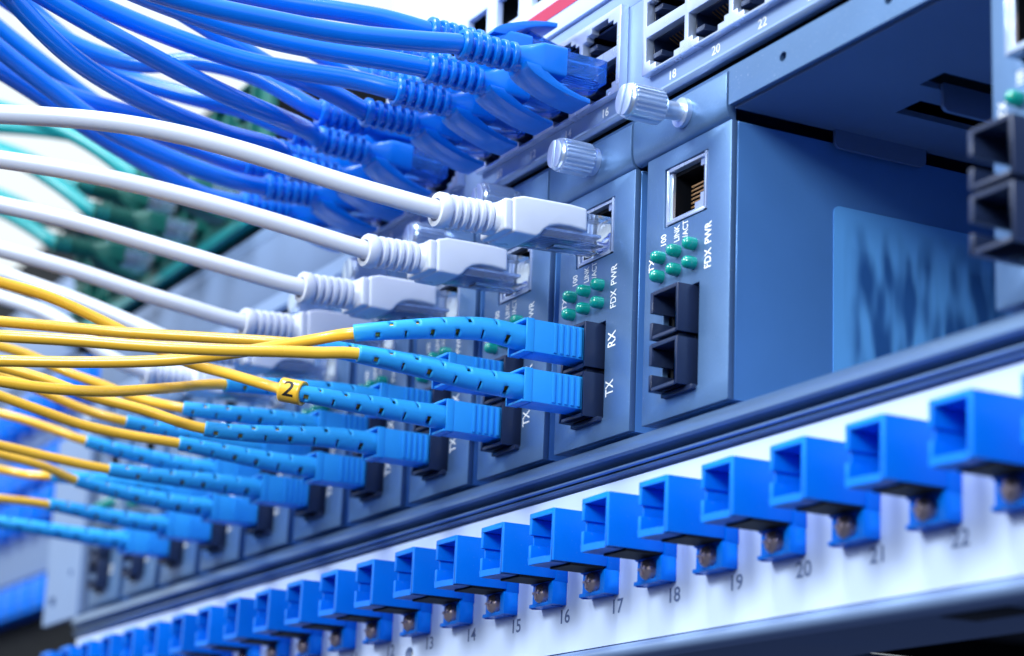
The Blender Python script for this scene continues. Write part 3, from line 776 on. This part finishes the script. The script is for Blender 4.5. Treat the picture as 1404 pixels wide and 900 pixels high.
# ================================================================ switch above
SO = (-80, 0, 72)
sw = thing('ethernet_switch', SO, 'silver network switch with two rows of ports and blue plugs in it', 'switch')
bot = [(1.5, 72.6), (0.3, 72.2), (-0.5, 72.0), (-1.0, 72.3), (-1.2, 72.8), (-1.0, 73.3), (-0.4, 73.5), (0.0, 73.8), (0.0, 77.3), (1.5, 77.3)]
rack_part('lower_face', MB().prism(bot, -298, 165), 'switch', sw, SO)
rack_part('upper_face', MB().box(-298, 165, 0, 1.5, 93.2, 97.0), 'switch', sw, SO, 0.2)
for x0, x1 in ((-58.7, -49.2), (6.2, 15.4), (70.5, 80.2)):
    rack_part('face_post', MB().box(x0, x1, 0.02, 1.5, 77.35, 93.15), 'switch', sw, SO)
rack_part('housing', MB().box(-297, 165, 9, 120, 72.7, 96.9).box(-297, 165, 1.6, 9, 72.7, 73.5).box(-297, 165, 1.6, 9, 96.0, 96.9).box(-297, 165, 0.1, 9, 84.6, 85.2), 'cavity', sw, SO)
COLS = []
for c0_, first in ((22.3, 18), (-0.7, 16), (-65.1, 8), (-129.5, None), (-193.9, None), (-258.3, None)):
    for i in range(4):
        COLS.append((c0_, i, (c0_ + 13.8 * i) if first == 18 else c0_ - 13.8 * i, None if first is None else (first + 2 * i if first == 18 else first - 2 * i)))
rack_part('blank_face', MB().box(-298, -113.7, 0.02, 1.5, 77.35, 93.15), 'dark_steel', sw, SO, 0.2, label='slate grey blank part of the face')
for c0_, sgn in ((22.3, 1), (87.0, 1), (-0.7, -1), (-65.1, -1)):
    cs = sorted(c0_ + sgn * 13.8 * i for i in range(4 if c0_ > -250 else 3))
    xs = [cs[0] - 7.6]
    for c in cs:
        xs += [c - 6.3, c - 4.9, c - 3.0, c + 3.0, c + 4.9, c + 6.3]
    xs.append(cs[-1] + 7.6)
    zs = [77.0, 77.4, 78.4, 79.3, 83.8, 86.0, 90.5, 91.4, 92.4, 93.6]
    gone = set()
    for q in range(len(cs)):
        b = 1 + 6 * q
        for r_ in (3, 5):
            gone |= {(b + i, r_) for i in range(5)}
        gone |= {(b + i, 2) for i in (1, 2, 3)} | {(b + i, 6) for i in (1, 2, 3)}
        gone |= {(b + 2, 1), (b + 2, 7)}
    blk = rack_part('port_block', MB().cells(xs, zs, -1.7, -0.02, gone), 'silver', sw, SO, 0.14, 2)
    for c in cs:
        for up in (0, 1):
            zc = 88.25 if up else 81.55
            s2 = 1 if up else -1
            pt = MB()
            for sx_ in (-1, 1):
                pt.box(c + sx_ * 6.6 - 0.25, c + sx_ * 6.6 + 0.25, 0.05, 8.9, zc - 3.2, zc + 3.2)
            pt.box(c - 6.2, c + 6.2, 0.3, 8.9, zc - s2 * 2.6 - 0.2, zc - s2 * 2.6 + 0.2)
            pt.box(c - 6.0, c - 3.2, -0.4, 3.0, zc + s2 * 1.0 - 0.5, zc + s2 * 1.0 + 0.5).box(c - 4.6, c + 4.6, 0.2, 6.0, zc + s2 * 3.5 - 0.2, zc + s2 * 3.5 + 0.2)
            part('port', pt.move([-v for v in SO]).mesh('port', 'black', 0.1, 1), blk)
            if c > -20:
                ct = MB()
                for i in range(8):
                    x = c + (i - 3.5) * 1.05
                    ct.add([(x - 0.11, 1.5, zc - s2 * 2.1), (x + 0.11, 1.5, zc - s2 * 2.1), (x + 0.11, 4.5, zc - s2 * 0.6), (x - 0.11, 4.5, zc - s2 * 0.6),
                            (x - 0.11, 1.5, zc - s2 * 2.3), (x + 0.11, 1.5, zc - s2 * 2.3), (x + 0.11, 4.5, zc - s2 * 0.8), (x - 0.11, 4.5, zc - s2 * 0.8)],
                           [(0, 1, 2, 3), (4, 5, 6, 7), (0, 1, 5, 4), (1, 2, 6, 5), (2, 3, 7, 6), (3, 0, 4, 7)])
                part('contact_pins', ct.move([-v for v in SO]).mesh('contact_pins', 'gold'), blk)
for n, x in ((26, 87.0), (24, 22.3 + 41.4), (22, 22.3 + 27.6), (20, 36.1), (18, 22.3), (16, -.7), (14, -14.5), (12, -28.3), (10, -42.1), (8, -65.1), (6, -78.9), (4, -92.7), (2, -106.5)):
    rack_part('printed_number', print_upright(MB(), str(n), x, -0.04, 75.3, 2.3, 1.15), 'white_ink', sw, SO)

# device above the switch
TO = (20, 0, 98)
top = thing('white_port_panel', TO, 'white port panel with black openings and a red stripe along the top edge', 'port panel')
xs = [-98, -88, -79, -72.5, -63.5, -58.5, -50, -45.5, -36, -30.5, -21.5, 165]
zs = [97.6, 106.5, 113.2, 150]
rack_part('face_plate', MB().cells(xs, zs, -0.5, 1.0, {(i, 1) for i in (1, 3, 5, 7, 9)}), 'panel', top, TO, 0.2)
rack_part('housing', MB().box(-97, 165, 4.0, 100, 97.7, 149), 'cavity', top, TO)
rack_part('red_stripe', MB().box(-60, 165, -0.62, -0.52, 101.2, 104.0), 'red', top, TO, label='crimson red stripe')

# patch panel of the rack next door, far left
NO = (-520, 60, 40)
nb = thing('neighbour_patch_panel', NO, 'blurred panel with blue sockets behind the yellow cables at the lower left edge', 'patch panel')
rack_part('face_plate', MB().box(-760, -400, 60, 61.5, 61, 96)  .box(-760, -400, 60, 61.5, 116, 146), 'switch', nb, NO, 0.3)
rack_part('recess', MB().box(-760, -400, 66, 67, 0, 216), 'cavity', nb, NO)
rack_part('upper_plate', MB().box(-760, -400, 60, 61.5, 149, 186), 'switch', nb, NO, 0.3)
ad2 = MB().box(0, 10, -9, 0, 0, 12).box(2, 8, -9.6, -9, 2, 10).mesh('socket', 'adapter', 0.6, 2)
ad3 = MB().box(0, 17, -9, 0, 0, 13).box(2, 15, -9.6, -9, 2, 11).mesh('socket', 'adapter', 0.6, 2)
for i in range(17):
    for z, nm, yy in ((80, ad2, 0), (124, ad2, 0), (45, ad3, 5), (99, ad3, 5)):
        part('socket', nm, nb, (-758 + i * 20.5 + 520, yy, z - 40))


# ================================================================ cables
def cable_tube(end, prev, path, r, org, m, n=16):
    pts = smooth_path([prev, end] + list(path), 2.2)
    return MB().tube(pts, r, n).move([-c for c in org]).mesh('cable', m)


# --- white ethernet plugs on the converter cards
def white_plug_meshes():
    d = {}
    pf = [(-19.6, -3.3), (-15.0, -3.5), (-14.2, -3.0), (-13.4, -2.0), (-12.2, -1.2), (-10.5, -0.75), (-8.0, -0.7), (-5.6, -0.95), (-4.6, -1.15), (-4.6, 3.1), (-8, 3.45), (-17.5, 3.55), (-19.6, 3.0)]
    h = MB().prism(pf, -4.9, 4.9)
    h.box(-4.6, 4.6, -21.2, -19.5, -3.0, 2.8)
    d['plug_housing'] = h.mesh('plug_housing', 'white', 0.55, 3)
    n = MB().loft([(19.3, 4.6, 3.1, 6, 0), (20.3, 4.2, 3.0, 4, 0), (21.3, 3.4, 2.75, 2.6, 0), (22.0, 2.9, 2.6, 2, 0)])
    d['neck'] = n.mesh('neck', 'white')
    pr_ = [(21.9, 2.5)]
    s = 22.2
    for i in range(5):
        pr_ += [(s, 1.9), (s + 0.04, 2.9), (s + 0.15, 3.05), (s + 0.8, 3.05), (s + 0.95, 2.9), (s + 0.99, 1.85)]
        s += 1.62
    pr_ += [(s, 1.85), (s + 0.05, 3.0), (s + 0.4, 3.2), (s + 1.7, 3.2), (s + 2.1, 2.95), (s + 2.1, 2.1), (s + 0.8, 1.9)]
    b = MB().lathe(pr_, (0, 0, 0), 28)
    b.box(-0.5, 0.5, -31, -22, 1.7, 2.75).box(-0.5, 0.5, -31, -22, -2.75, -1.7)
    d['strain_boot'] = b.mesh('strain_boot', 'white')
    c = MB().box(-4.3, 4.3, -14.6, 1.0, -3.1, 2.5)
    d['clear_plug'] = c.mesh('clear_plug', 'clear', 0.3, 2)
    wi = MB()
    for i in range(8):
        wi.box(-3.5 + i * 0.95, -3.0 + i * 0.95, -13.5, -1.2, -1.6, -1.1)
    d['wires'] = wi.mesh('wires', 'silver')
    la = MB().box(-1.5, 1.5, -9.5, -0.5, -3.75, -3.2)
    d['latch'] = la.mesh('latch', 'clear', 0.15, 2)
    return d


WP = white_plug_meshes()
wdesc = {1: 'nearest white network cable, highest of the white ones, above the nearest sky blue plugs',
         2: 'white network cable, second from the top, plugged into the second card from the empty bay',
         3: 'white network cable, third from the top, just above the yellow cables',
         4: 'white network cable, fourth from the top, its plug touching the yellow cables',
         5: 'blurred white network cable, fifth from the top, half hidden behind yellow cables',
         6: 'blurred white network cable, lowest of the white ones, behind the yellow cables'}
for key, c in WHITES.items():
    org = c['port']
    t_ = thing('ethernet_cable', org, wdesc[c['k']], 'network cable', 'white network cables')
    d = vsub(c['end'], org)
    tilt = math.atan2(d[2], -d[1])
    yaw = math.atan2(d[0], -d[1])
    holder = []
    ph = part('plug_housing', WP['plug_housing'], t_)
    for nm in ('neck', 'strain_boot', 'clear_plug', 'wires', 'latch'):
        part(nm, WP[nm], ph if nm in ('neck', 'latch') else t_)
    for o in t_.children:
        o.rotation_euler = (-tilt, 0, yaw)
    # end of the boot under that rotation
    ln = 32.0
    u = vnorm(d)
    e = vadd(org, vmul(u, ln - 0.5))
    i0 = vadd(org, vmul(u, ln - 5.0))
    part('cable', cable_tube(e, i0, c['path'], 1.72, org, 'white', 18), t_)


# --- blue and green ethernet plugs in the switch
def rj_meshes(mb_name, m, mclear):
    d = {}
    hs = MB().loft([(10.2, 3.7, 2.9, 9, 0), (11.0, 3.75, 2.95, 9, 0), (14.6, 3.75, 2.95, 8, 0), (15.2, 3.65, 2.9, 6, 0), (17.0, 2.9, 2.5, 3.2, 0), (18.4, 2.35, 2.25, 2.2, 0), (19.2, 2.25, 2.2, 2, 0)], 36)
    d['plug_housing'] = hs.mesh('plug_housing', m, smooth=28)
    pr_ = [(18.8, 2.2)]
    s = 19.2
    for i in range(5):
        pr_ += [(s, 1.7), (s + 0.04, 2.6), (s + 0.15, 2.74), (s + 0.8, 2.74), (s + 0.95, 2.6), (s + 1.0, 1.65)]
        s += 1.85
    pr_ += [(s, 1.65), (s + 0.05, 2.65), (s + 0.3, 2.85), (s + 1.1, 2.85), (s + 1.4, 2.6), (s + 1.4, 1.95), (s + 0.5, 1.8)]
    b = MB().lathe(pr_, (0, 0, 0), 26)
    b.box(-0.4, 0.4, -29, -19, 1.5, 2.5).box(-0.4, 0.4, -29, -19, -2.5, -1.5)
    d['strain_boot'] = b.mesh('strain_boot', m)
    # the curved guard over the latch
    outer = [(-18.4, -1.6), (-17.9, -2.6), (-16.6, -3.5), (-14.6, -4.4), (-12.2, -5.3), (-9.8, -6.0), (-7.2, -6.5), (-5.0, -6.7)]
    inner = [(-5.0, -5.8), (-7.2, -5.5), (-9.6, -4.8), (-11.6, -4.0), (-13.2, -3.1), (-14.2, -2.4), (-14.8, -1.8)]
    g = MB().prism(outer + inner, -3.5, 3.5)
    d['latch_guard'] = g.mesh('latch_guard', m, 0.22, 2)
    d['clear_plug'] = MB().box(-3.6, 3.6, -11.5, -1.9, -2.3, 2.2).mesh('clear_plug', mclear, 0.25, 2)
    d['latch'] = MB().prism([(-9.8, -4.3), (-2.4, -2.5), (-2.4, -3.0), (-9.8, -4.75)], -1.5, 1.5).mesh('latch', mclear, 0.1, 1)
    w_ = MB()
    for i in range(8):
        w_.box(-3.0 + i * 0.82, -2.6 + i * 0.82, -10.5, -2.2, 0.4, 0.8)
    d['wires'] = w_.mesh('wires', 'silver')
    return d


BP = rj_meshes('blue', 'blue_boot', 'clear_blue')
GP = rj_meshes('green', 'green_boot', 'clear')


def rj_cable(c, meshes, m, r, label, cat, group):
    org = c['port']
    t_ = thing('ethernet_cable', org, label, cat, group)
    d = vsub(c['end'], org)
    tilt = math.atan2(d[2], -d[1])
    ph = None
    for nm in ('plug_housing', 'strain_boot', 'latch_guard', 'clear_plug', 'latch', 'wires'):
        o = part(nm, meshes[nm], t_)
    for o in t_.children:
        if c['up']:
            o.rotation_euler = (tilt, math.pi, 0)
        else:
            o.rotation_euler = (-tilt, 0, 0)
    u = vnorm(d)
    e = vadd(org, vmul(u, 29.2))
    i0 = vadd(org, vmul(u, 25.0))
    part('cable', cable_tube(e, i0, c['path'], r, org, m, 16), t_)
    return t_


bnum = {16: 'blue network cable with the nearest plug, in the lower port marked 16',
        14: 'blue network cable whose plug sits second from the right in the lower port row',
        12: 'blue network cable whose plug sits third from the right in the lower port row',
        10: 'blue network cable whose plug sits fourth from the right in the lower port row',
        8: 'blue network cable, fifth lower plug from the right, first after the gap',
        6: 'blue network cable running to the top left corner, sixth lower plug from the right',
        4: 'blue network cable, seventh lower plug from the right, just above the top white cable',
        2: 'blue network cable, leftmost lower blue plug, passing behind the top white cable',
        13: 'blue network cable with upturned latch, rightmost plug of the upper port row',
        11: 'blue network cable, second plug from the right in the upper port row',
        9: 'blue network cable, third plug from the right in the upper port row',
        7: 'blue network cable, fourth plug from the right in the upper port row',
        5: 'blue network cable, fifth plug from the right in the upper port row',
        3: 'blue network cable, sixth plug from the right in the upper port row',
        1: 'blue network cable, leftmost blue plug of the upper port row'}
for key, c in BLUES.items():
    rj_cable(c, BP, 'blue', 1.85, bnum[c['num']], 'network cable', 'blue network cables')
GO = (-250, 0, 98)
gpn = thing('green_port_panel', GO, 'blurred dark green port panel with a teal lower edge behind the white cables', 'port panel')
rack_part('face_plate', MB().box(-334, -172, 0, 2.0, 103.4, 141), 'green_boot', gpn, GO, 0.3)
rack_part('lower_edge', MB().box(-334, -172, -1.5, 2.0, 100.2, 103.2), 'green', gpn, GO, 0.4, label='bright teal edge strip')
rack_part('housing', MB().box(-333, -173, 2.1, 90, 98, 140.5), 'cavity', gpn, GO)
for i in range(9):
    for z in (107.5, 119.5, 131):
        sk = MB().cells([0, 1, 11, 12], [0, 1, 7.5, 8.5], -2.2, -0.02, {(1, 1)})
        part('port', sk.mesh('port', 'green_boot', 0.15, 1), gpn, (-328 + i * 17 + 250, 0, z - 98))
gd = ['green network cable, lower row of green plugs, nearest to the blue cables', 'green network cable, lower row of green plugs, second from the blue cables', 'green network cable, lower row of green plugs, third from the blue cables',
      'green network cable, upper row of green plugs, nearest to the blue cables', 'green network cable, upper row of green plugs, in the middle',
      'green network cable, upper row of green plugs, at the far left']
for i, (key, c) in enumerate(GREENS.items()):
    rj_cable(c, GP, 'green', 2.0, gd[i], 'network cable', 'green network cables')


# --- fibre cables
def sc_meshes():
    d = {}
    b = MB().box(-2.9, 2.9, -13.6, -1.2, -2.95, 2.95)
    d['connector_body'] = b.mesh('connector_body', 'sc', 0.28, 2)
    rb = MB().box(2.9, 3.28, -0.28, 0.28, -2.6, 2.75)
    d['grip_rib'] = rb.mesh('grip_rib', 'sc', 0.1, 2)
    # open collar at the back
    c = MB().box(2.5, 3.0, -15.0, -13.55, -3.05, 3.05).box(-3.0, -2.5, -15.6, -13.55, -3.05, 3.05).box(-2.5, 2.5, -15.3, -13.55, -3.05, -2.6).box(-2.5, 2.5, -15.3, -13.55, 2.6, 3.05)
    d['rear_collar'] = c.mesh('rear_collar', 'sc', 0.12, 2)
    d['nose'] = MB().box(-2.6, 2.6, -1.3, 4.0, -2.6, 2.6).mesh('nose', 'sc', 0.15, 2)
    d['marks'] = MB().box(2.91, 2.96, -3.4, -2.4, 0.9, 1.9).box(2.91, 2.96, -3.4, -2.4, -1.9, -0.9).mesh('white_mark', 'white_ink')
    return d


SCM = sc_meshes()


def boot_mesh(pts, org):
    path = pts
    n = len(path)
    cum = [0]
    for i in range(1, n):
        cum.append(cum[-1] + vlen(vsub(path[i], path[i - 1])))
    tot = cum[-1]
    rad = [2.32 - 0.85 * (s / tot) for s in cum]
    N = 20
    seg = 2.4

    def skip(k, i):
        s = cum[k] - 4.5
        if s < 0 or s > tot - 6.5:
            return False
        q = int(s / seg)
        if (s - q * seg) > 0.65:
            return False
        a = (i + 0.5) / N * 360
        base = (15 if q % 2 else 105)
        return any(((a - base - o_) % 360) < 60 for o_ in (0, 180))
    mb = MB().tube(path, rad, N, cap=False, skip=skip)
    me = mb.move([-c for c in org]).mesh('boot', 'boot')
    return me


fdesc = {
    'rx1': 'yellow fibre cable with the nearest upper sky blue plug, marked RX',
    'tx1': 'yellow fibre cable with the nearest lower sky blue plug, marked TX',
    'rx2': 'topmost level yellow fibre cable, its plug hidden behind the nearest pair',
    'tx2': 'yellow fibre cable wearing a yellow sleeve marked 2',
    'rx3': 'yellow fibre cable sagging level across the middle of the fan, upper plug of third card',
    'tx3': 'yellow fibre cable to the lower plug of the third card, below the sleeve marked 2',
    'rx4': 'yellow fibre cable to the upper plug of the fourth card, ending behind the sagging one',
    'tx4': 'yellow fibre cable to the lower plug of the fourth card',
    'rx5': 'yellow fibre cable to the upper plug of the fifth card',
    'tx5': 'yellow fibre cable to the lower plug of the fifth card, thick and low at left',
    'rx6': 'yellow fibre cable to the upper plug of the sixth card',
    'tx6': 'yellow fibre cable to the lower plug of the sixth card',
    'rx7': 'blurred short yellow fibre cable to the upper plug of the seventh card',
    'tx7': 'blurred lowest yellow fibre cable at the left edge, above the plain blue one',
    'tx8': 'blurred all blue fibre plug at the far left with no yellow in view'}
for key, c in FIBRES.items():
    org = c['con']
    t_ = thing('fiber_cable', org, fdesc[key], 'fibre cable', 'yellow fibre cables with sky blue plugs' if key != 'tx8' else None)
    bd = part('connector_body', SCM['connector_body'], t_)
    for i in range(5):
        part('grip_rib', SCM['grip_rib'], bd, (0, -9.4 + i * 1.25, 0))
    part('rear_collar', SCM['rear_collar'], bd)
    part('nose', SCM['nose'], bd)
    if key == 'tx3':
        part('white_mark', SCM['marks'], bd)
    b0, b1, b2 = c['boot']
    st = [b0[0], b0[1] + 2.0, b0[2]]
    nxt = c['path'][0]
    full = smooth_path([st, b0, b1, b2] + list(c['path']), 0.42)
    iend = min(range(len(full)), key=lambda i: vlen(vsub(full[i], b2)))
    me = boot_mesh(full[:iend + 1], org)
    bo = part('strain_boot', me, t_)
    md = bo.modifiers.new('wall', 'SOLIDIFY')
    md.thickness = 0.0006
    md.offset = -1
    part('cable', MB().tube(full[6::4], 1.03, 14).move([-v for v in org]).mesh('cable', 'yellow' if key != 'tx8' else 'blue'), t_)
    if key == 'tx2':
        # the sleeve sits where boot meets cable
        pth = full[iend - 5:iend + 7]
        sl = MB()
        rr = 2.25
        pth = [vadd(pth[0], vmul(vsub(pth[-1], pth[0]), q_i / 8)) for q_i in range(9)]
        sl.tube(pth, [rr] * len(pth), 28, cap=False)
        so = part('marker_sleeve', sl.move([-v for v in org]).mesh('marker_sleeve', 'yellow'), t_, label='yellow sleeve with a black 2')
        md = so.modifiers.new('wall', 'SOLIDIFY')
        md.thickness = 0.0006
        md.offset = -1
        # the digit wraps round the sleeve on the side that faces the room
        mid = pth[len(pth) // 2]
        tv = vnorm(vsub(pth[0], pth[-1]))            # reads from cable towards plug
        rn = vnorm(vsub((0.90, -0.35, -0.12), vmul(tv, vdot((0.90, -0.35, -0.12), tv))))
        up = vcross(rn, tv)
        if up[2] < 0:
            up = vmul(up, -1)
        vs, fs = text_mb('2', 4.2, 1.15)
        q = []
        for a_, b_ in vs:
            th = b_ / rr
            q.append(vadd(mid, vadd(vmul(tv, a_), vadd(vmul(rn, (rr + 0.03) * math.cos(th)), vmul(up, (rr + 0.03) * math.sin(th))))))
        part('printed_number', MB().add(q, fs).move([-v for v in org]).mesh('printed_number', 'black_ink'), so)
